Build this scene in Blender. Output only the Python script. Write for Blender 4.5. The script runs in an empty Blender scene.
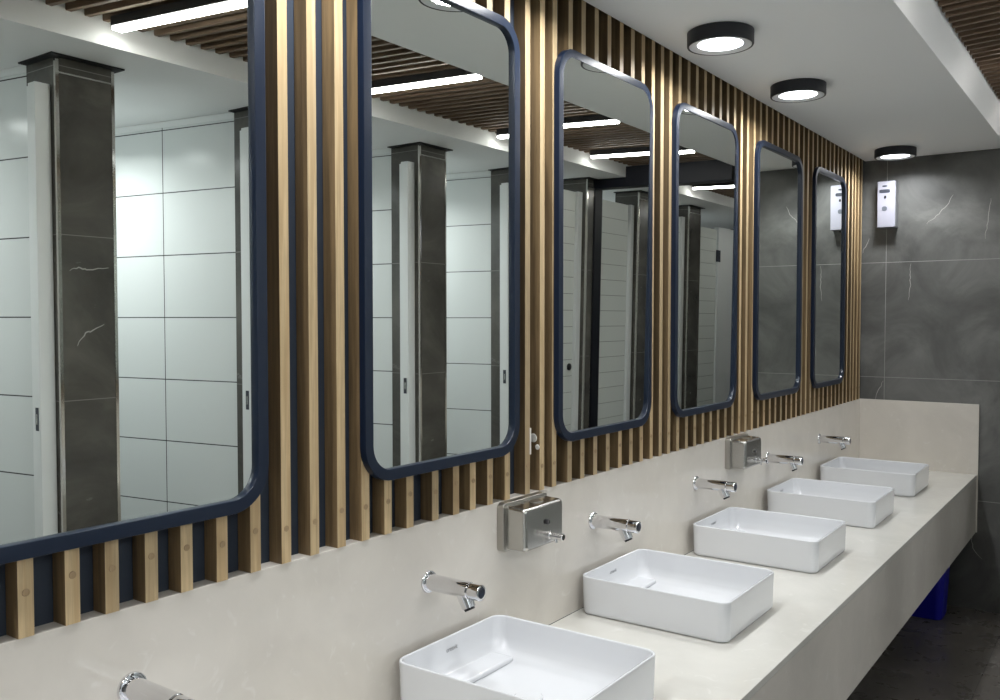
import bpy, bmesh, math, random
from mathutils import Vector, Matrix
random.seed(7)
S = bpy.context.scene
COL = S.collection
PI = math.pi
# ---------------------------------------------------------------- camera
cd = bpy.data.cameras.new('camera'); cam = bpy.data.objects.new('camera', cd); COL.objects.link(cam)
cam.location = (1.44, 0, 1.69)
cam.rotation_euler = (PI/2 - .0352, 0, .6162)
cd.sensor_width = 36; cd.lens = 32.155; cd.shift_x = -.0079; cd.clip_start = .02
S.camera = cam
# ---------------------------------------------------------------- world, exposure
w = bpy.data.worlds.new('world'); S.world = w; w.use_nodes = True
w.node_tree.nodes['Background'].inputs[0].default_value = (.8, .85, .9, 1)
w.node_tree.nodes['Background'].inputs[1].default_value = .05
S.view_settings.view_transform = 'Standard'; S.view_settings.look = 'None'
S.view_settings.gamma = 1; S.view_settings.use_curve_mapping = False
S.view_settings.exposure = 0.0
LAMP_W = 7.4      # round ceiling lamps, watts of each lamp's light
LAMP_E = 7.0       # their opal discs
CUB_W = 12.0
BAR_E = 25.0        # light bars between the ceiling slats

# ---------------------------------------------------------------- materials
def newmat(name):
    m = bpy.data.materials.new(name); m.use_nodes = True
    return m, m.node_tree, m.node_tree.nodes['Principled BSDF']
def simple(name, col, rough=.5, metal=0, spec=.5, coat=0):
    m, t, b = newmat(name)
    b.inputs['Base Color'].default_value = (*col, 1); b.inputs['Roughness'].default_value = rough
    b.inputs['Metallic'].default_value = metal; b.inputs['Specular IOR Level'].default_value = spec
    b.inputs['Coat Weight'].default_value = coat; b.inputs['Coat Roughness'].default_value = .08
    return m
class N:
    def __init__(s, t): s.t = t
    def n(s, kind, **kw):
        x = s.t.nodes.new(kind)
        for k, v in kw.items(): setattr(x, k, v)
        return x
    def set(s, sock, v):
        if isinstance(v, bpy.types.NodeSocket): s.t.links.new(v, sock)
        else: sock.default_value = v
    def math(s, op, a, b=0, c=0):
        x = s.n('ShaderNodeMath', operation=op); s.set(x.inputs[0], a); s.set(x.inputs[1], b); s.set(x.inputs[2], c); return x.outputs[0]
    def mix(s, f, a, b, blend='MIX'):
        x = s.n('ShaderNodeMix', data_type='RGBA', blend_type=blend)
        s.set(x.inputs[0], f); s.set(x.inputs[6], a); s.set(x.inputs[7], b); return x.outputs[2]
    def noise(s, vec, scale, detail=4, rough=.5, dist=0):
        x = s.n('ShaderNodeTexNoise'); s.set(x.inputs['Vector'], vec); x.inputs['Scale'].default_value = scale
        x.inputs['Detail'].default_value = detail; x.inputs['Roughness'].default_value = rough; x.inputs['Distortion'].default_value = dist
        return x.outputs['Fac']
    def ramp(s, f, stops):
        x = s.n('ShaderNodeValToRGB'); s.set(x.inputs[0], f); e = x.color_ramp.elements
        while len(e) < len(stops): e.new(.5)
        for q, (p, c) in zip(e, stops): q.position = p; q.color = c if len(c) == 4 else (*c, 1)
        return x.outputs[0]
    def coord(s): return s.n('ShaderNodeTexCoord').outputs['Object']
    def sep(s, v):
        x = s.n('ShaderNodeSeparateXYZ'); s.set(x.inputs[0], v); return x.outputs
    def comb(s, x_, y_, z_):
        x = s.n('ShaderNodeCombineXYZ'); s.set(x.inputs[0], x_); s.set(x.inputs[1], y_); s.set(x.inputs[2], z_); return x.outputs[0]
    def line(s, c, off, pitch, width):
        d = s.math('PINGPONG', s.math('SUBTRACT', c, off), pitch/2)
        return s.math('LESS_THAN', d, width/2)
    def bump(s, h, strength, dist):
        x = s.n('ShaderNodeBump'); x.inputs['Strength'].default_value = strength; x.inputs['Distance'].default_value = dist
        s.set(x.inputs['Height'], h); return x.outputs[0]

def marble(name, base, grid, grout, rough=.25, veins=True, gw=.003, cloud=.55):
    """dark veined stone tile; grid = list of (axis, offset, pitch)"""
    m, t, b = newmat(name); g = N(t); co = g.coord(); xyz = g.sep(co)
    n1 = g.noise(co, 2.2, 7, .62, .8); n2 = g.noise(co, 9, 5, .6, .5)
    lo = tuple(c*(1-cloud*.85) for c in base); hi = tuple(min(1, c*(1+cloud*1.5)) for c in base)
    c = g.ramp(n1, [(.33, lo), (.5, base), (.66, hi)])
    c = g.mix(g.math('MULTIPLY', n2, .35), c, (*[x*1.5 for x in base], 1))
    if veins:
        v1 = g.math('ABSOLUTE', g.math('SUBTRACT', g.noise(co, 1.3, 6, .6, 1.2), .5))
        mask = g.math('GREATER_THAN', g.noise(g.comb(g.math('ADD', xyz[0], 7), xyz[1], xyz[2]), 2.6, 2, .5), .60)
        vm = g.math('MULTIPLY', g.math('LESS_THAN', v1, .0035), mask)
        c = g.mix(g.math('MULTIPLY', vm, .45), c, (.42, .41, .39, 1))
    for ax, off, p in grid:
        c = g.mix(g.line(xyz[ax], off, p, gw), c, (*grout, 1))
    g.set(b.inputs['Base Color'], c); b.inputs['Roughness'].default_value = rough
    g.set(b.inputs['Roughness'], g.math('ADD', g.math('MULTIPLY', n2, .15), rough-.05))
    return m
def tile(name, base, grid, grout, rough=.18):
    m, t, b = newmat(name); g = N(t); co = g.coord(); xyz = g.sep(co)
    c = (*base, 1); h = 1.0
    for ax, off, p in grid:
        l = g.line(xyz[ax], off, p, .005)
        c = g.mix(l, c, (*grout, 1))
        h = g.math('SUBTRACT', h, l)
    g.set(b.inputs['Base Color'], c); b.inputs['Roughness'].default_value = rough
    g.set(b.inputs['Normal'], g.bump(h, .3, .002))
    return m
def wood(name, light, dark, axis=2, rough=.5, streak=.5, flank=None):
    """lengthwise grain along `axis`, each slat shifted by the face attribute 'tone'"""
    m, t, b = newmat(name); g = N(t); co = g.coord(); xyz = list(g.sep(co))
    at = g.n('ShaderNodeAttribute', attribute_name='tone').outputs['Fac']
    q = [g.math('MULTIPLY', xyz[i], .045 if i == axis else 1) for i in range(3)]
    q[axis] = g.math('ADD', q[axis], g.math('MULTIPLY', at, 37.0))
    v = g.comb(*q)
    fine = g.noise(v, 150, 5, .65, .6); broad = g.noise(v, 26, 3, .5, 1.6)
    c = g.ramp(fine, [(.3, [x*.72 for x in light]), (.62, light)])
    heart = g.ramp(g.math('ADD', broad, g.math('MULTIPLY', g.math('SUBTRACT', at, .5), .22)), [(.50, (0, 0, 0)), (.64, (1, 1, 1))])
    c = g.mix(g.math('MULTIPLY', heart, streak), c, (*dark, 1))
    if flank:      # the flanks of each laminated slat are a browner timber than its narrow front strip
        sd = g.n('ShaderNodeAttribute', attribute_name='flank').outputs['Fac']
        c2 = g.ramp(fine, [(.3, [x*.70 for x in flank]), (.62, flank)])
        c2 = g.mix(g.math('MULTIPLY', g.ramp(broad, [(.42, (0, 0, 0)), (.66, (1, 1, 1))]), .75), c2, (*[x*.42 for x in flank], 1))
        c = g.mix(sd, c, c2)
    kk = g.math('ADD', g.math('MULTIPLY', at, .34), .72); c = g.mix(1.0, c, g.comb(kk, kk, kk), 'MULTIPLY')
    g.set(b.inputs['Base Color'], c); b.inputs['Roughness'].default_value = rough
    g.set(b.inputs['Normal'], g.bump(fine, .25, .001))
    return m
def quartz(name, base, rough):
    m, t, b = newmat(name); g = N(t); co = g.coord()
    n1 = g.noise(co, 3.5, 6, .6, .6); n2 = g.noise(co, 22, 3, .55, 1.0)
    c = g.ramp(n1, [(.32, [x*.93 for x in base]), (.68, [min(1, x*1.04) for x in base])])
    c = g.mix(g.math('MULTIPLY', g.ramp(n2, [(.62, (0, 0, 0)), (.74, (1, 1, 1))]), .22), c, (.86, .85, .82, 1))
    g.set(b.inputs['Base Color'], c); b.inputs['Roughness'].default_value = rough
    return m
def brushed(name, col, rough):
    m, t, b = newmat(name); g = N(t); xyz = g.sep(g.coord())
    f = g.noise(g.comb(g.math('MULTIPLY', xyz[0], 30), g.math('MULTIPLY', xyz[1], 4), g.math('MULTIPLY', xyz[2], 500)), 1.0, 3, .6)
    b.inputs['Metallic'].default_value = 1
    g.set(b.inputs['Base Color'], g.ramp(f, [(.3, [c*.96 for c in col]), (.7, col)]))
    g.set(b.inputs['Roughness'], g.math('ADD', g.math('MULTIPLY', f, .04), rough))
    return m
def emit(name, col, e):
    m, t, b = newmat(name); b.inputs['Base Color'].default_value = (.9, .9, .9, 1)
    b.inputs['Emission Color'].default_value = (*col, 1); b.inputs['Emission Strength'].default_value = e
    return m

M = {}
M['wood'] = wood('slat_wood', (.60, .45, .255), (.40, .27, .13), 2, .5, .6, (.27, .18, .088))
M['cwood'] = wood('ceiling_slat_wood', (.20, .135, .085), (.10, .06, .035), 0, .6, .5)
M['navy_wall'] = simple('navy_backing', (.022, .031, .048), .6)
M['navy'] = simple('navy_lacquer', (.009, .0155, .032), .28, 0, .4, 0)
M['navy_steel'] = simple('navy_steel', (.003, .004, .010), .5, 0, .3)
M['mirror'] = simple('mirror_glass', (.80, .835, .80), .0, 1)
M['plaster'] = simple('white_plaster', (.90, .91, .91), .7)
M['gap'] = simple('dark_void', (.012, .012, .013), .8)
M['end'] = marble('charcoal_marble_tile', (.100, .101, .096), [(0, .172, 1.2), (2, 2.03, .697)], (.30, .30, .29), .42, False)
M['pier'] = marble('dark_marble_tile', (.070, .066, .058), [(2, 2.0, .617)], (.22, .21, .20), .22, False)
M['floor'] = marble('dark_floor_tile', (.085, .077, .068), [(0, .86, .6), (1, .35, 1.2)], (.015, .014, .013), .26, True, .003, .30)
M['tile'] = tile('white_wall_tile', (.72, .75, .745), [(0, .470, .6), (2, 1.086, .3045)], (.06, .06, .06))
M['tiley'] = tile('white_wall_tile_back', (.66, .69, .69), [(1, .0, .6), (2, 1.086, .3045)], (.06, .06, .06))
M['quartz'] = quartz('beige_quartz', (.66, .62, .56), .10)
M['quartz_top'] = quartz('pale_quartz_top', (.62, .605, .56), .13)
M['ceramic'] = simple('white_ceramic', (.68, .69, .71), .08, 0, .5, .5)
M['chrome'] = simple('chrome', (.80, .80, .82), .06, 1)
M['blackhole'] = simple('black_plastic', (.01, .01, .012), .35)
M['steel'] = brushed('brushed_steel', (.52, .51, .48), .22)
M['steel_plate'] = brushed('brushed_steel_plate', (.46, .44, .40), .3)
M['lampblack'] = simple('black_lamp_shell', (.012, .013, .018), .45)
M['lampring'] = simple('white_lamp_ring', (.75, .76, .78), .4)
M['lampglow'] = emit('lamp_diffuser', (.93, .97, 1), LAMP_E)
M['barglow'] = emit('bar_diffuser', (1, .98, .94), BAR_E)
M['door'] = simple('white_door_laminate', (.72, .75, .72), .35)
M['groove'] = simple('door_groove', (.18, .19, .18), .6)
M['jamb'] = simple('white_jamb', (.78, .80, .80), .3)
M['trim'] = simple('polished_edge_trim', (.62, .60, .57), .12, 1)
M['bluebin'] = simple('blue_plastic', (.004, .004, .30), .4)
M['silverbox'] = simple('silver_white_plastic', (.29, .29, .34), .4)
M['greydark'] = simple('dark_grey_window', (.05, .055, .07), .2)
M['greymid'] = simple('mid_grey_print', (.30, .31, .33), .4)
M['plaquegrey'] = simple('dark_grey_print', (.09, .10, .12), .4)
M['vein'] = simple('pale_vein', (.36, .35, .33), .4)
M['filler'] = simple('white_filler', (.72, .70, .64), .8)
M['cable'] = simple('grey_mark', (.25, .27, .30), .5)

# ---------------------------------------------------------------- mesh builder
class MB:
    def __init__(s):
        s.bm = bmesh.new(); s.tone = s.bm.faces.layers.float.new('tone'); s.flank = s.bm.faces.layers.float.new('flank')
    def box(s, x0, x1, y0, y1, z0, z1, bev=0, seg=2, tone=.5, flank=0.0):
        vs = [s.bm.verts.new((x, y, z)) for z in (z0, z1) for (x, y) in ((x0, y0), (x1, y0), (x1, y1), (x0, y1))]
        fs = [s.bm.faces.new([vs[i] for i in q]) for q in ((3, 2, 1, 0), (4, 5, 6, 7), (0, 1, 5, 4), (1, 2, 6, 5), (2, 3, 7, 6), (3, 0, 4, 7))]
        for f in fs: f[s.tone] = tone
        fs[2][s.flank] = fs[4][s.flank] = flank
        if bev:
            es = list({e for f in fs for e in f.edges})
            r = bmesh.ops.bevel(s.bm, geom=es, offset=bev, segments=seg, profile=.5, affect='EDGES')
        return s
    def rings(s, rings, cap0=True, cap1=True, closed=False, smooth=True, tone=.5):
        R = [[s.bm.verts.new(p) for p in r] for r in rings]
        n = len(R[0]); m = len(R)
        for i in range(m if closed else m-1):
            a, b = R[i], R[(i+1) % m]
            for k in range(n):
                f = s.bm.faces.new((a[k], a[(k+1) % n], b[(k+1) % n], b[k])); f.smooth = smooth; f[s.tone] = tone
        if not closed:
            if cap0: s.bm.faces.new(list(reversed(R[0])))[s.tone] = tone
            if cap1: s.bm.faces.new(R[-1])[s.tone] = tone
        return s
    def lathe(s, prof, o=(0, 0, 0), ax='z', n=40, cap0=True, cap1=True):
        """prof = [(radius, along)]"""
        rs = []
        for r, h in prof:
            c = []
            for k in range(n):
                a = 2*PI*k/n; u, v = r*math.cos(a), r*math.sin(a)
                p = {'z': (u, v, h), 'x': (h, u, v), 'y': (v, h, u)}[ax]
                c.append((p[0]+o[0], p[1]+o[1], p[2]+o[2]))
            rs.append(c)
        return s.rings(rs, cap0, cap1)
    def tube(s, p0, p1, r0, r1=None, n=24):
        r1 = r0 if r1 is None else r1
        p0, p1 = Vector(p0), Vector(p1); d = (p1-p0).normalized()
        a = d.orthogonal().normalized(); b = d.cross(a)
        return s.rings([[p + (a*math.cos(2*PI*k/n) + b*math.sin(2*PI*k/n))*r for k in range(n)] for p, r in ((p0, r0), (p1, r1))])
    def poly(s, pts, thick, axis):
        """flat polygon (list of 3-D points) pushed along axis by thick"""
        d = Vector([0, 0, 0]); d[axis] = thick
        return s.rings([[Vector(p) for p in pts], [Vector(p)+d for p in pts]], smooth=False)
    def build(s, name, mat, parent=None, sharp=.6, bevel=0):
        bmesh.ops.recalc_face_normals(s.bm, faces=s.bm.faces)
        me = bpy.data.meshes.new(name); s.bm.to_mesh(me); s.bm.free()
        me.materials.append(mat)
        o = bpy.data.objects.new(name, me); COL.objects.link(o)
        if parent is not None: o.parent = parent
        for p in me.polygons: p.use_smooth = True
        me.set_sharp_from_angle(angle=sharp)
        if bevel:
            b = o.modifiers.new('bevel', 'BEVEL'); b.width = bevel; b.segments = 2; b.limit_method = 'ANGLE'; b.harden_normals = True
        wn = o.modifiers.new('weighted_normal', 'WEIGHTED_NORMAL'); wn.keep_sharp = True; wn.mode = 'FACE_AREA'
        return o
def tag(o, label=None, cat=None, group=None, kind=None):
    if label: o['label'] = label
    if cat: o['category'] = cat
    if group: o['group'] = group
    if kind: o['kind'] = kind
    return o
def thing(name, loc, label, cat, group=None):
    o = bpy.data.objects.new(name, None); o.empty_display_size = .1; COL.objects.link(o); o.location = loc
    return tag(o, label, cat, group)
def kids(o): return [c for c in bpy.data.objects if c.parent == o]
def copy_tree(o, parent=None):
    c = o.copy(); COL.objects.link(c); c.parent = parent
    for ch in kids(o): copy_tree(ch, c)
    return c
def rrect(cx, cy, hx, hy, r, n=8):
    """rounded rectangle outline, counter-clockwise"""
    out = []
    for sx, sy, a0 in ((1, 1, 0), (-1, 1, PI/2), (-1, -1, PI), (1, -1, 1.5*PI)):
        for k in range(n+1):
            a = a0 + PI/2*k/n
            out.append((cx+sx*(hx-r)+r*math.cos(a), cy+sy*(hy-r)+r*math.sin(a)))
    return out

# ---------------------------------------------------------------- the setting
Y0, YE, Y2 = -1.7, 5.76, 9.6        # back wall, end wall, far end of the next room
ZC, ZH = 2.652, 2.90
XB = 3.45
def struct(o): o['kind'] = 'structure'; return o
struct(MB().box(-.12, XB+.1, Y0-.1, Y2+.1, -.1, 0).build('floor', M['floor']))
struct(MB().box(-.12, 0, Y0, YE+.12, 0, ZH).build('wall_left', M['navy_wall']))
struct(MB().box(0, .815, YE, YE+.12, 0, ZH).build('wall_end', M['end']))
struct(MB().box(.70, .815, YE+.12, Y2, 0, ZH).build('wall_far_left', M['plaster']))
struct(MB().box(.74, XB, Y2, Y2+.1, 0, ZH).build('wall_far', M['tiley']))
struct(MB().box(XB, XB+.1, Y0, Y2, 0, ZH).build('wall_right', M['tiley']))
struct(MB().box(-.12, XB, Y0-.1, Y0, 0, ZH).build('wall_back', M['tile']))
# ceiling: lower white part over the basins, sloped lip, recess, soffit, lower white part over the cubicles
c = MB()
def sweep_y(mb, prof, y0, y1):
    mb.rings([[(x, y, z) for x, z in prof] for y in (y0, y1)], smooth=False)
sweep_y(c, [(.0435, ZC), (.809, ZC), (.853, 2.765), (.853, ZH), (.0435, ZH)], Y0, YE)
sweep_y(c, [(1.655, ZC), (XB, ZC), (XB, ZH), (1.708, ZH), (1.708, 2.765)], Y0, Y2)
c.box(0, XB, Y0, Y2, ZH, ZH+.06)
struct(c.build('ceiling', M['plaster'], sharp=.3))
# ceiling slats in the recess
t = thing('slatted_ceiling', (1.27, 0, 2.753), 'brown wooden slats set crosswise in the ceiling recess', 'ceiling slats')
s = MB(); y = Y0+.03
while y < Y2-.05:
    tn = random.random(); x0, x1, k = .856-1.27, 1.705-1.27, -.150
    s.rings([[(x, y+a-(-k)*x, z) for a, z in ((0, 0), (.019, 0), (.019, .052), (0, .052))] for x in (x0, x1)], smooth=False, tone=tn); y += .068
s.build('slats', M['cwood'], t)
MB().box(.855-1.27, 1.698-1.27, Y0, Y2, .10, .115).build('backing_board', M['navy_steel'], t)
# veins in the end wall, pillars
def vein(pts, ax, parent, th=.0006, loc=(0, 0, 0), wd=.0036):
    mb = MB(); P = [Vector(p)-Vector(loc) for p in pts]; Q = []
    for a, b in zip(P, P[1:]):
        for k in range(4):
            q = a.lerp(b, k/4)
            j = Vector((random.uniform(-1, 1), random.uniform(-1, 1), random.uniform(-1, 1)))*.0035; j[ax] = 0
            Q.append(q + j)
    Q.append(P[-1]); L, R = [], []
    nrm = Vector((0, 0, 0)); nrm[ax] = 1
    for i, q in enumerate(Q):
        d = (Q[min(i+1, len(Q)-1)]-Q[max(i-1, 0)]).normalized(); sd = d.cross(nrm)
        h = wd/2*(.25+.75*math.sin(PI*(i+.3)/(len(Q))))
        L.append(q+sd*h); R.append(q-sd*h)
    off = nrm*th
    rings = [[l, r, r-off, l-off] for l, r in zip(L, R)]
    mb.rings(rings, smooth=False)
    return mb.build('vein', M['vein'], parent)
we = bpy.data.objects['wall_end']
y = YE-.0005
for pts in ([(.395, y, 2.25), (.44, y, 2.285), (.467, y, 2.312), (.51, y, 2.36), (.535, y, 2.41)],
            [(.704, y, 2.148), (.715, y, 2.22), (.722, y, 2.295), (.730, y, 2.375)],
            [(.313, y, 2.02), (.309, y, 1.95), (.310, y, 1.889), (.300, y, 1.80)],
            [(.030, y, 2.09), (.050, y, 2.13), (.072, y, 2.181)],
            [(.12, y, 1.20), (.14, y, 1.25), (.165, y, 1.31)],
            [(.62, y, .50), (.66, y, .44), (.67, y, .36), (.72, y, .30)]):
    vein(pts, 1, we)

# ---------------------------------------------------------------- wall slats
anch = {0: .583, 1: .645, 2: .702, 3: .763, 4: .822, 7: 1.015, 8: 1.079, 9: 1.143, 11: 1.265, 12: 1.328, 13: 1.406, 14: 1.474,
        15: 1.532, 16: 1.594, 17: 1.660, 18: 1.742, 19: 1.804, 20: 1.859, 21: 1.932, 22: 1.995, 23: 2.063, 24: 2.130, 25: 2.199,
        26: 2.265, 27: 2.329, 28: 2.393, 29: 2.454, 30: 2.514, 31: 2.578, 32: 2.644, 61: 4.531, 62: 4.600, 63: 4.654, 64: 4.715, 65: 4.775}
def slat_y(n):
    if n in anch: return anch[n]*1.197
    if n < 0: return (.583+n*.0625)*1.197
    a = max(k for k in anch if k < n); b = min(k for k in anch if k > n)
    return (anch[a]+(anch[b]-anch[a])*(n-a)/(b-a))*1.197
ZL = 1.196
t = thing('slatted_wall_cladding', (0, 2.0, ZL), 'upright natural wood slats over navy board covering the mirror wall', 'wall cladding')
s = MB()
for n in range(-34, 66):
    y1 = slat_y(n); 
    if y1 > YE-.004: continue
    dx = random.uniform(-.0012, 0)
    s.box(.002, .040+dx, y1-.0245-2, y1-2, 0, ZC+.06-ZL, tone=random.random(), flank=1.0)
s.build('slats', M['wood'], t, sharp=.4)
M['plug'] = wood('plug_wood', (.55, .40, .23), (.3, .2, .1))
pg = None
for n in range(-5, 66):
    p = (.0402, slat_y(n)-.0123-2, random.choice((.070, .075, .080)))
    if pg is None: pg = MB().lathe([(.0062, 0), (.0062, .0008), (.0050, .0011), (.0044, .0006)], (0, 0, 0), 'x', 12).build('wood_plug', M['plug'], t)
    else: o = pg.copy(); COL.objects.link(o); pg = o
    pg.location = p
f = MB()
y = slat_y(18)-2
f.box(.0345, .0402, y-.001, y+.006, .110, .185, bev=.0008)
ys = slat_y(19)-.0245-2
f.build('filler_smear', M['filler'], t)
f = MB()
f.lathe([(.013, 0), (.012, -.002), (.005, -.003)], (.018, ys, .150), 'y', 14)
f.build('filler_smear', M['filler'], t)
f = MB()
f.lathe([(.008, 0), (.006, -.002)], (.032, ys, .125), 'y', 10)
f.build('filler_smear', M['filler'], t)

# ---------------------------------------------------------------- backsplash, counter
XS = .037
t = tag(MB().box(.001, XS, Y0, YE-.0145, .789, ZL-.0005, bev=.001).build('backsplash', M['quartz']),
        'long pale beige quartz backsplash below the wooden slats', 'backsplash')
t = tag(MB().box(.001, .692, YE-.014, YE-.003, .454, ZL).build('side_splash', M['quartz'], bevel=.001),
        'pale beige quartz panel on the end wall at the end of the counter', 'backsplash')
XF = .686
t = thing('vanity_counter', (.34, 2.0, .454), 'long beige quartz washbasin counter with a deep front apron', 'counter')
MB().box(XS+.001-.34, XF-.34, Y0-2, YE-.0145-2, .789-.454-.02, .789-.454).build('countertop', M['quartz_top'], t, bevel=.0012)
MB().box(XF-.020-.34, XF-.0005-.34, Y0-2, YE-.0145-2, 0, .789-.454-.0205).build('apron', M['quartz'], t)
MB().box(XS+.001-.34, XF-.021-.34, Y0-2, YE-.0145-2, .03, .045).build('underside_panel', M['gap'], t)
t['label']

# ---------------------------------------------------------------- basins
def make_basin(loc, label):
    t = thing('washbasin', loc, label, 'washbasin', 'vessel basins along the counter')
    hx, hy, H, r = .2375, .2030, .117, .032
    def R(ix, z, rr, dx=0): return [(x+dx, y, z) for x, y in rrect(0, 0, hx-ix, hy-ix, max(rr, .004), 8)]
    rings = [R(.012, 0, r-.006), R(.006, .003, r-.003), R(.0025, .012, r), R(.0, H-.004, r), R(.0008, H-.0012, r),
             R(.003, H, r), R(.0055, H-.001, r-.003), R(.0068, H-.004, r-.004), R(.008, H-.03, r-.004), R(.011, .062, r-.002),
             R(.018, .040, r+.004), R(.032, .027, r+.01), R(.060, .021, r+.01), R(.12, .0175, r), R(.155, .0165, .03)]
    MB().rings(rings, cap0=True, cap1=True).build('bowl', M['ceramic'], t, sharp=1.2)
    # raised ledge at the tap side and the waste cover
    MB().box(-.222, -.150, -.155, .155, .018, .034, bev=.006, seg=3).build('tap_ledge', M['ceramic'], t, sharp=1.0)
    d = MB().lathe([(.034, .014), (.034, .020), (.031, .0225), (.0, .0235)], (0, 0, 0), 'z', 40, True, False).build('waste_cover', M['ceramic'], t)
    tc = bpy.data.curves.new('maker_mark', 'FONT'); tc.body = 'creavit'; tc.size = .017; tc.extrude = .0002; tc.align_x = 'CENTER'; tc.space_character = .95
    to = bpy.data.objects.new('maker_mark', tc); COL.objects.link(to)
    dg = bpy.context.evaluated_depsgraph_get(); me = bpy.data.meshes.new_from_object(to.evaluated_get(dg))
    me.name = 'maker_mark'; bpy.data.objects.remove(to)
    mm = bpy.data.objects.new('maker_mark', me); COL.objects.link(mm); me.materials.clear(); me.materials.append(M['greymid'])
    mm.parent = t; mm.location = (-hx+.0094, 0, .080); mm.rotation_euler = (PI/2, 0, PI/2)
    return t
SX = (.0562+.529)/2
blab = ['rectangular white washbasin below the nearest tap, outside the lower left corner',
        'nearest white washbasin, cut off by the bottom of the photo',
        'white washbasin on the counter, just behind the one cut off by the photo',
        'white washbasin in the middle of the five on the counter',
        'white washbasin second from the end wall, below the farther soap dispenser',
        'farthest white rectangular washbasin, closest to the side splash and end wall']
b0 = make_basin((SX, 1.5025+.2005, .789), blab[1])
for i, l in ((2, blab[2]), (3, blab[3]), (4, blab[4]), (5, blab[5]), (0, blab[0])):
    c = copy_tree(b0); c.location = (SX, 1.5025+.2005+(i-1)*.8297, .789); c['label'] = l

# ---------------------------------------------------------------- taps
def make_tap(loc, label):
    t = thing('wall_tap', loc, label, 'tap', 'chrome push taps on the backsplash')
    MB().lathe([(.0275, 0), (.0275, .003), (.026, .0055), (.021, .007)], ax='x').build('wall_flange', M['chrome'], t)
    MB().lathe([(.0200, .004), (.0200, .127), (.0185, .129)], ax='x').build('barrel', M['chrome'], t)
    MB().lathe([(.0165, .127), (.0165, .132), (.0190, .1325), (.0190, .159), (.0180, .1615), (.013, .1625)], ax='x').build('push_button', M['chrome'], t)
    MB().lathe([(.0125, .1623), (.0125, .1630), (.011, .1632)], ax='x').build('button_disc', M['navy'], t)
    s_ = MB(); rings = []
    for p, dr, rx, ry in (((.108, 0, -.004), 0, .020, .018), ((.114, 0, -.020), 1, .0180, .0175), ((.122, 0, -.035), 1, .0168, .0165), ((.1255, 0, -.041), 1, .0165, .0160)):
        a = Vector((1, 0, .5)).normalized(); b = Vector((0, 1, 0))
        rings.append([Vector(p)+a*rx*math.cos(2*PI*k/28)+b*ry*math.sin(2*PI*k/28) for k in range(28)])
    s_.rings(rings).build('spout', M['chrome'], t)
    MB().tube((.1253, 0, -.0405), (.1282, 0, -.0460), .0132, .0128).build('aerator', M['blackhole'], t)
    return t
tlab = ['nearest chrome wall tap, half cut by the bottom left edge of the photo',
        'nearest complete chrome wall tap, above the nearest washbasin',
        'chrome wall tap to the right of the nearer soap dispenser',
        'chrome wall tap over the middle washbasin of the row',
        'chrome wall tap just right of the farther soap dispenser',
        'farthest chrome wall tap, close to the end splash panel']
tap0 = None
for (yy, zz), l in zip(((.862, 1.056), (1.646, 1.050), (2.446, 1.051), (3.246, 1.050), (4.066, 1.043), (4.888, 1.042)), tlab):
    if tap0 is None: tap0 = make_tap((XS, yy, zz), l)
    else:
        c = copy_tree(tap0); c.location = (XS, yy, zz); c['label'] = l

# ---------------------------------------------------------------- soap dispensers
def make_soap(loc, label):
    t = thing('soap_dispenser', loc, label, 'soap dispenser', 'steel soap dispensers on the backsplash')
    def RX(x, hy, z0, z1, r): return [(x, a, b) for a, b in rrect(0, (z0+z1)/2, hy, (z1-z0)/2, r, 6)]
    MB().rings([RX(0, .108, -.066, .066, .012), RX(.020, .108, -.066, .066, .012), RX(.0225, .1055, -.0635, .0635, .011)]).build('back_plate', M['steel_plate'], t, sharp=.9)
    MB().rings([RX(.021, .095, -.060, .058, .010), RX(.074, .095, -.060, .056, .010), RX(.082, .092, -.0575, .053, .011), RX(.0855, .085, -.051, .046, .010)]).build('body', M['steel'], t, sharp=.9)
    MB().lathe([(.020, 0), (.020, .002), (.018, .0030)], (.048, .01, .0568), 'z').build('filler_lid', M['steel_plate'], t)
    lk = MB().lathe([(.0075, 0), (.0075, .006), (.006, .0075)], (.0850, .006, .006), 'x').build('lock', M['blackhole'], t)
    MB().lathe([(.004, 0), (.004, .003)], (.0920, .006, .006), 'x').build('keyhole', M['chrome'], lk)
    v = MB().lathe([(.011, 0), (.011, .004), (.0085, .006), (.0082, .030), (.0100, .032), (.0100, .044), (.0080, .0465)], (.0850, .020, -.034), 'x').build('push_valve', M['chrome'], t)
    MB().tube((.105, .020, -.038), (.108, .020, -.052), .005, .004).build('nozzle', M['chrome'], v)
    return t
sp = make_soap((XS, 2.038, 1.128), 'stainless steel soap dispenser nearer the viewer, right of the nearest full tap')
c = copy_tree(sp); c.location = (XS, 3.655, 1.126); c['label'] = 'stainless steel soap dispenser farther along, close to the left of a tap'

# ---------------------------------------------------------------- mirrors
def make_mirror(y0, y1, z0, z1, lean, label):
    yc, zc = (y0+y1)/2, (z0+z1)/2
    t = thing('wall_mirror', (.040, yc, z0), label, 'mirror', 'navy framed mirrors on the slatted wall')
    hy, hz = (y1-y0)/2, (z1-z0)/2; H = hz
    def RR(inset, x, r): return [(x, a, b) for a, b in rrect(0, H, hy-inset, hz-inset, r, 12)]
    R0 = .085
    prof = [(.0, .0), (.0, .0155), (.0007, .0174), (.0025, .0180), (.0235, .0180), (.0252, .0173), (.0260, .0155), (.0265, .0060), (.0310, .0055), (.0310, 0)]
    MB().rings([RR(i, x, R0-i) for i, x in prof], closed=True).build('frame', M['navy'], t, sharp=.7)
    o = MB().rings([[(x+b*lean, a, b) for x_, a, b in RR(.0255, x, R0-.0255)] for x in (.0045, .0070)], smooth=False)
    g_ = o.build('mirror_glass', M['mirror'], t, sharp=.1)
    return t
ZB, ZT = 1.322, 2.484
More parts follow.
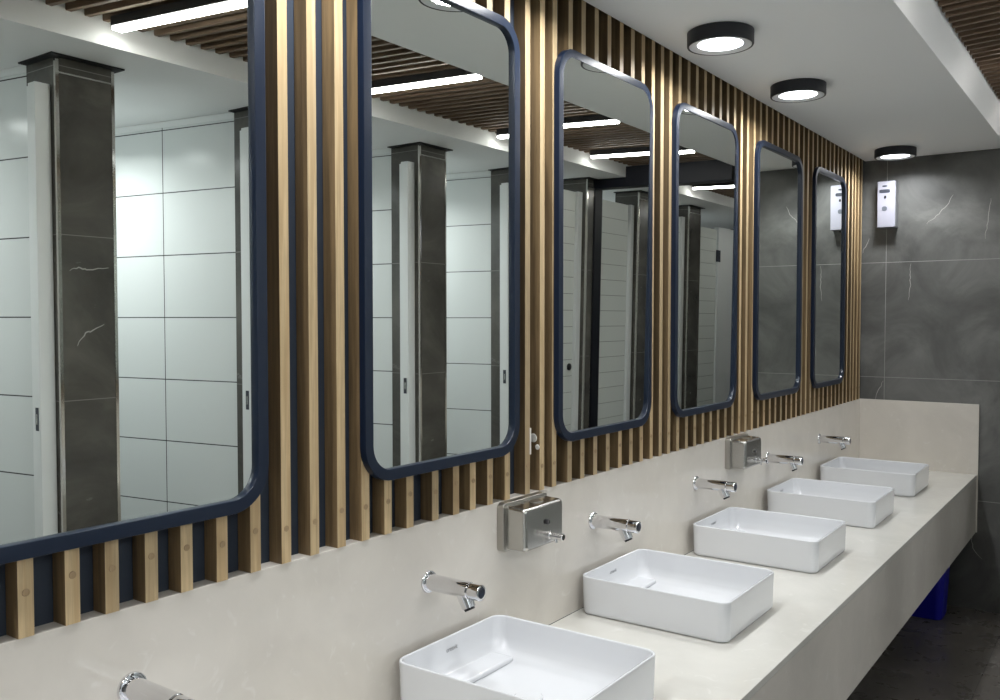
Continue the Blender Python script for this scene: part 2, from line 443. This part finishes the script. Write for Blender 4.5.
for y0, y1, lean, l in ((.555, 1.146, 0, 'nearest and largest looking navy framed mirror, cut off by the left edge of the photo'),
                        (1.412, 2.010, 0, 'second navy framed mirror from the left, its top cut off by the photo'),
                        (2.208, 2.818, .0100, 'third navy framed mirror from the left, reflecting white grooved doors and a navy post'),
                        (3.005, 3.618, .0070, 'fourth navy framed mirror from the left, reflecting a dark beam and a bar of light'),
                        (3.850, 4.495, 0, 'fifth navy framed mirror, reflecting only dark marble and white ceiling'),
                        (4.698, 5.295, 0, 'farthest navy framed mirror, reflecting the white box on the end wall')):
    make_mirror(y0, y1, ZB, ZT, lean, l)

# ---------------------------------------------------------------- round ceiling lamps
SPREAD = 158
def make_lamp(loc, label, group='round lamps on the ceiling over the basins', power=LAMP_W):
    t = thing('ceiling_lamp', loc, label, 'ceiling lamp', group)
    MB().lathe([(.1075, 0), (.110, -.002), (.110, -.044), (.1085, -.0475), (.104, -.048), (.1035, -.045), (.102, -.036)], (0, 0, 0), 'z', 56, True, True).build('shell', M['lampblack'], t)
    MB().lathe([(.1025, -.0365), (.1025, -.0470), (.098, -.0478), (.076, -.0420), (.0755, -.0365)], (0, 0, 0), 'z', 56).build('ring', M['lampring'], t)
    MB().lathe([(.0750, -.036), (.0750, -.0405), (.060, -.0415), (.0, -.0420)], (0, 0, 0), 'z', 48, True, False).build('diffuser', M['lampglow'], t)
    ld = bpy.data.lights.new('lamp_light', 'AREA'); ld.shape = 'DISK'; ld.size = .146; ld.energy = power; ld.spread = math.radians(SPREAD)
    ld.color = (.96, .98, 1)
    lo = bpy.data.objects.new('lamp_light', ld); COL.objects.link(lo); lo.parent = t; lo.location = (0, 0, -.0428)
    return t
l0 = make_lamp((.268, 2.890, ZC), 'nearest round black ceiling lamp in view, above the third mirror')
for (x, yy), l, g_ in (((.268, 3.725), 'round black ceiling lamp in the middle of the three in view', None),
                       ((.283, 5.44), 'farthest round black ceiling lamp, just before the end wall above the white box', None),
                       ((.275, 2.03), 'round black ceiling lamp above the second mirror, seen only as a glint in its top', None),
                       ((.275, 1.20), 'round black ceiling lamp over the gap between the two nearest mirrors, out of view', None),
                       ((.275, .37), 'round black ceiling lamp above the nearest mirror, out of view', None),
                       ((.275, -.46), 'round black ceiling lamp behind the viewer over the basin counter', None)):
    c = copy_tree(l0); c.location = (x, yy, ZC); c['label'] = l
CUB = ((-.10, 'behind the viewer'), (.30, 'beside the viewer'), (1.10, 'first'), (2.08, 'second'), (3.12, 'third'), (4.10, 'fourth'), (5.05, 'fifth'), (6.6, 'sixth'), (8.2, 'seventh'))
lc = None
for yy, w_ in CUB:
    if lc is None: lc = c = make_lamp((2.78, yy, ZC), '', 'round lamps over the toilet cubicles', CUB_W)
    else: c = copy_tree(lc); c.location = (2.78, yy, ZC)
    c['label'] = 'round black ceiling lamp inside the tiled cubicle opposite, ' + (w_ if 'viewer' in w_ else w_ + ' along')

# ---------------------------------------------------------------- light bars
def make_bar(loc, label):
    t = thing('light_bar', loc, label, 'light bar', 'light bars under the ceiling slats')
    MB().box(-.345, .345, -.024, .024, -.034, 0, bev=.002).build('housing', M['lampblack'], t)
    MB().box(-.343, .343, -.0225, .0225, -.048, -.0345, bev=.005, seg=3).build('diffuser', M['barglow'], t)
    return t
bars = [(.75, 'glowing light bar under the ceiling slats, behind the viewer\'s shoulder'), (1.86, 'glowing light bar reflected at the top of the nearest mirror'),
        (2.99, 'glowing light bar reflected in the second mirror and seen at the top right corner'),
        (4.165, 'glowing light bar reflected in the upper part of the third mirror'), (5.16, 'glowing light bar just before the navy beam, reflected lower in the third mirror'),
        (6.80, 'glowing light bar beyond the navy beam, reflected in the fourth mirror'), (8.2, 'farthest glowing light bar in the next room, hidden from view'),
        (-.4, 'glowing light bar behind the viewer')]
br0 = None
for yy, l in bars:
    if br0 is None: br0 = make_bar((1.292, yy, 2.7525), l); br0.rotation_euler.z = -.150
    else:
        c = copy_tree(br0); c.location = (1.292, yy, 2.7525); c['label'] = l

# ---------------------------------------------------------------- cubicles opposite the mirrors
XP, XP2 = 1.904, 2.115
def pillar(y0, y1, label, jamb=True, trims=True):
    H = ZC-.004
    t = thing('marble_pillar', (XP, y0, 0), label, 'pillar', 'dark marble pillars between the cubicles')
    w_ = y1-y0
    MB().box(.001, XP2-XP, .001, w_-.001, 0, H-.003).build('shaft', M['pier'], t)
    if trims:
        for q in (0, w_): MB().box(-.0025, .010, q-.0025 if q == 0 else q-.010, q+.010 if q == 0 else q+.0025, 0, H-.004).build('corner_trim', M['trim'], t)
        MB().box(-.0015, .002, .010, w_-.010, H-.060, H-.054).build('top_trim', M['trim'], t)
    MB().box(-.030, XP2-XP+.0, -.030, w_+.030, H-.002, H+.0036).build('shadow_gap_plate', M['gap'], t)  # dark plate painted as the shaded gap in the ceiling round the shaft
    return t
def jamb(y, label, zt=2.55, strike=True):
    """door post on the near face of a pillar; y = plane of that face"""
    t = thing('door_jamb', (1.940, y-.001, 0), label, 'door jamb', 'white door jambs on the pillars')
    MB().box(0, .050, -.058, 0, .0, zt, bev=.003).build('post', M['jamb'], t)
    MB().box(.050, .062, -.055, -.015, 0, zt-.01).build('stop', M['jamb'], t)
    if strike:
        p = MB().box(.012, .034, -.0595, -.0578, 1.276, 1.362, bev=.0008).build('strike_plate', M['greydark'], t)
        MB().box(.018, .028, -.0602, -.0597, 1.300, 1.338).build('latch_hole', M['steel'], p)
    return t
pn = ['marble pillar behind the viewer, out of view', 'marble pillar beside the viewer, out of view',
      'wide dark marble pillar with pale veins reflected in the nearest mirror', 'dark marble pillar at the right edge of the nearest mirror\'s reflection',
      'dark marble pillar reflected in the middle of the second mirror', 'dark marble pillar at the right edge of the second mirror\'s reflection']
PY = (-.30, .70, 1.733, 2.682, 3.750, 4.695)
jn = ['white door jamb behind the viewer, out of view', 'white door jamb beside the viewer, out of view',
      'white door jamb with dark strike plate, left one reflected in the nearest mirror', 'white door jamb with dark strike plate at the right edge of the nearest mirror',
      'white door jamb with dark strike plate in the middle of the second mirror', 'white door jamb with dark strike plate at the right edge of the second mirror']
kn_ = ['behind the viewer', 'beside the viewer, out of view', 'reflected at the left edge of the nearest mirror', 'reflected between two pillars in the nearest mirror',
       'reflected at the left of the second mirror', 'reflected right of the pillar in the second mirror']
for i, yy in enumerate(PY):
    p = pillar(yy, yy+.225, pn[i])
    jamb(yy, jn[i])
    t = thing('cubicle_partition', (XP2, yy+.005, 0), 'white tiled cubicle wall ' + kn_[i], 'partition wall', 'tiled cubicle walls'); t.rotation_euler.z = -.150
    o = MB().box(.001, XB-XP2-.001, 0, .12, 0, ZC-.001).build('tiled_wall', M['tile'], t)
    # keep the tile grid where the wall stands
    o.data.materials[0] = M['tile']
    MB().box(.001, XB-XP2-.001, -.004, 0, ZC-.030, ZC-.002).build('top_cove', M['jamb'], t)
vp = [o for o in bpy.data.objects if o.get('category') == 'pillar'][2]
for pts in ([(XP-.0005, 1.775, 1.871), (XP-.0005, 1.807, 1.880), (XP-.0005, 1.838, 1.872), (XP-.0005, 1.926, 1.885)],
            [(XP-.0005, 1.800, 1.590), (XP-.0005, 1.830, 1.640), (XP-.0005, 1.850, 1.637), (XP-.0005, 1.905, 1.668)]):
    vein(pts, 0, vp, .001, (XP, 1.733, 0), .005)

def grooved_door(n, y0, y1, lock_y=None, zt=2.545, z0=.10):
    """closed cubicle door standing in the front plane, grooved like boards; doors are part of the room"""
    x0 = 1.955
    d = MB(); z = z0; top = []
    cuts = [2.295-.1165*k for k in range(-2, 19)]
    zs = sorted([q for q in cuts if z0+.02 < q < zt-.02])
    lo = z0
    for q in zs+[zt]:
        d.box(x0, x0+.036, y0, y1, lo, q-(.0035 if q != zt else 0)); lo = q
    o = d.build('door_%d' % n, M['door']); o['kind'] = 'structure'
    MB().box(x0+.004, x0+.032, y0+.001, y1-.001, z0+.001, zt-.001).build('groove_core', M['groove'], o)
    if lock_y:
        k = MB().lathe([(.025, 0), (.025, -.008), (.020, -.012), (.008, -.013)], (x0, lock_y, 1.31), 'x', 28).build('door_lock', M['blackhole'], o)
    return o
# last cubicle of this room: closed door, jamb, end pillar
grooved_door(1, 4.925, 5.455, 5.405)
jamb(5.528, 'white jamb beside the grooved door at the left of the third mirror', strike=False)
pillar(5.530, 5.622, 'dark marble pillar beside the navy post in the third mirror', trims=True)
# navy portal
t = thing('navy_portal_frame', (1.4, 5.626, 0), 'navy steel door frame with a deep head beam at the far end of the room', 'door frame')
MB().box(1.893-1.4, 2.000-1.4, .0, .105, 0, 2.584, bev=.002).build('post', M['navy_steel'], t)
MB().box(.866-1.4, 1.653-1.4, .0, .105, 2.585, 2.725, bev=.002).build('head_beam', M['navy_steel'], t)
MB().box(1.653-1.4, 2.000-1.4, .0, .105, 2.585, 2.651, bev=.002).build('head_beam', M['navy_steel'], t)
# next room
grooved_door(2, 5.760, 6.250, None, 2.535)
jamb(6.325, 'white jamb beside the slanting grooved door right of the navy post in the third mirror', strike=False, zt=2.54)
pillar(6.330, 6.570, 'dark marble pillar at the right edge of the third mirror\'s reflection')
grooved_door(3, 6.600, 7.225, None)
jamb(7.298, 'white jamb at the left edge of the fourth mirror\'s reflection', strike=False)
pillar(7.300, 7.545, 'dark marble pillar with chrome edge reflected in the fourth mirror')
grooved_door(4, 7.560, 8.050, None, 2.50)
t = thing('door_jamb', (1.950, 8.085, 0), 'white jamb with hinge at the right edge of the fourth mirror', 'door jamb', 'white door jambs on the pillars')
MB().box(0, .05, 0, .45, 0, 2.53, bev=.002).build('post', M['jamb'], t)
MB().box(-.006, .001, -.050, .045, 2.20, 2.31, bev=.001).build('hinge', M['greydark'], t)
t = thing('cubicle_partition', (XP2, 7.40, 0), 'white tiled cubicle wall in the next room, hidden behind the grooved doors', 'partition wall', 'tiled cubicle walls')
MB().box(.001, XB-XP2-.001, 0, .12, 0, ZC-.001).build('tiled_wall', M['tile'], t)

# ---------------------------------------------------------------- things at the end wall
t = thing('air_freshener', (.183, YE-.001, 2.235), 'white and silver upright dispenser box high on the dark end wall', 'air freshener')
MB().box(-.050, .052, -.075, -.001, 0, .275).build('case', M['silverbox'], t, bevel=.004)
cx_ = -.008
def oval(cx, cz, rx, rz, sq=2.6, n=28):
    out = []
    for k in range(n):
        a = 2*PI*k/n; c_, s_ = math.cos(a), math.sin(a)
        out.append((cx+rx*math.copysign(abs(c_)**(2/sq), c_), -.0752, cz+rz*math.copysign(abs(s_)**(2/sq), s_)))
    return out
MB().poly(oval(cx_, .216, .030, .0105, 5), -.002, 1).build('window', M['greydark'], t)
MB().poly(oval(cx_, .246, .015, .0050, 2), -.002, 1).build('emblem', M['greydark'], t)
MB().poly(oval(cx_+.003, .180, .0065, .0085), -.002, 1).build('sensor', M['blackhole'], t)
MB().poly(oval(cx_, .112, .0145, .0135), -.002, 1).build('round_mark', M['plaquegrey'], t)
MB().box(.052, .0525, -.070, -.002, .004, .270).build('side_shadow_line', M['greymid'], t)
# blue bin
t = thing('waste_bin', (.445, 5.52, 0), 'deep blue plastic waste bin on the floor under the far end of the counter', 'waste bin')
rg = []
for ins, z in ((.030, 0), (.026, .004), (.008, .36), (.0, .365), (.0, .385), (.004, .388), (.010, .385), (.014, .34), (.032, .01)):
    rg.append([(x, y_, z) for x, y_ in rrect(0, 0, .145-ins, .125-ins, .05-ins*.5, 8)])
MB().rings(rg).build('body', M['bluebin'], t, sharp=.8)
MB().tube((-.05, -.128, .33), (.05, -.128, .33), .006).build('handle', M['bluebin'], t)
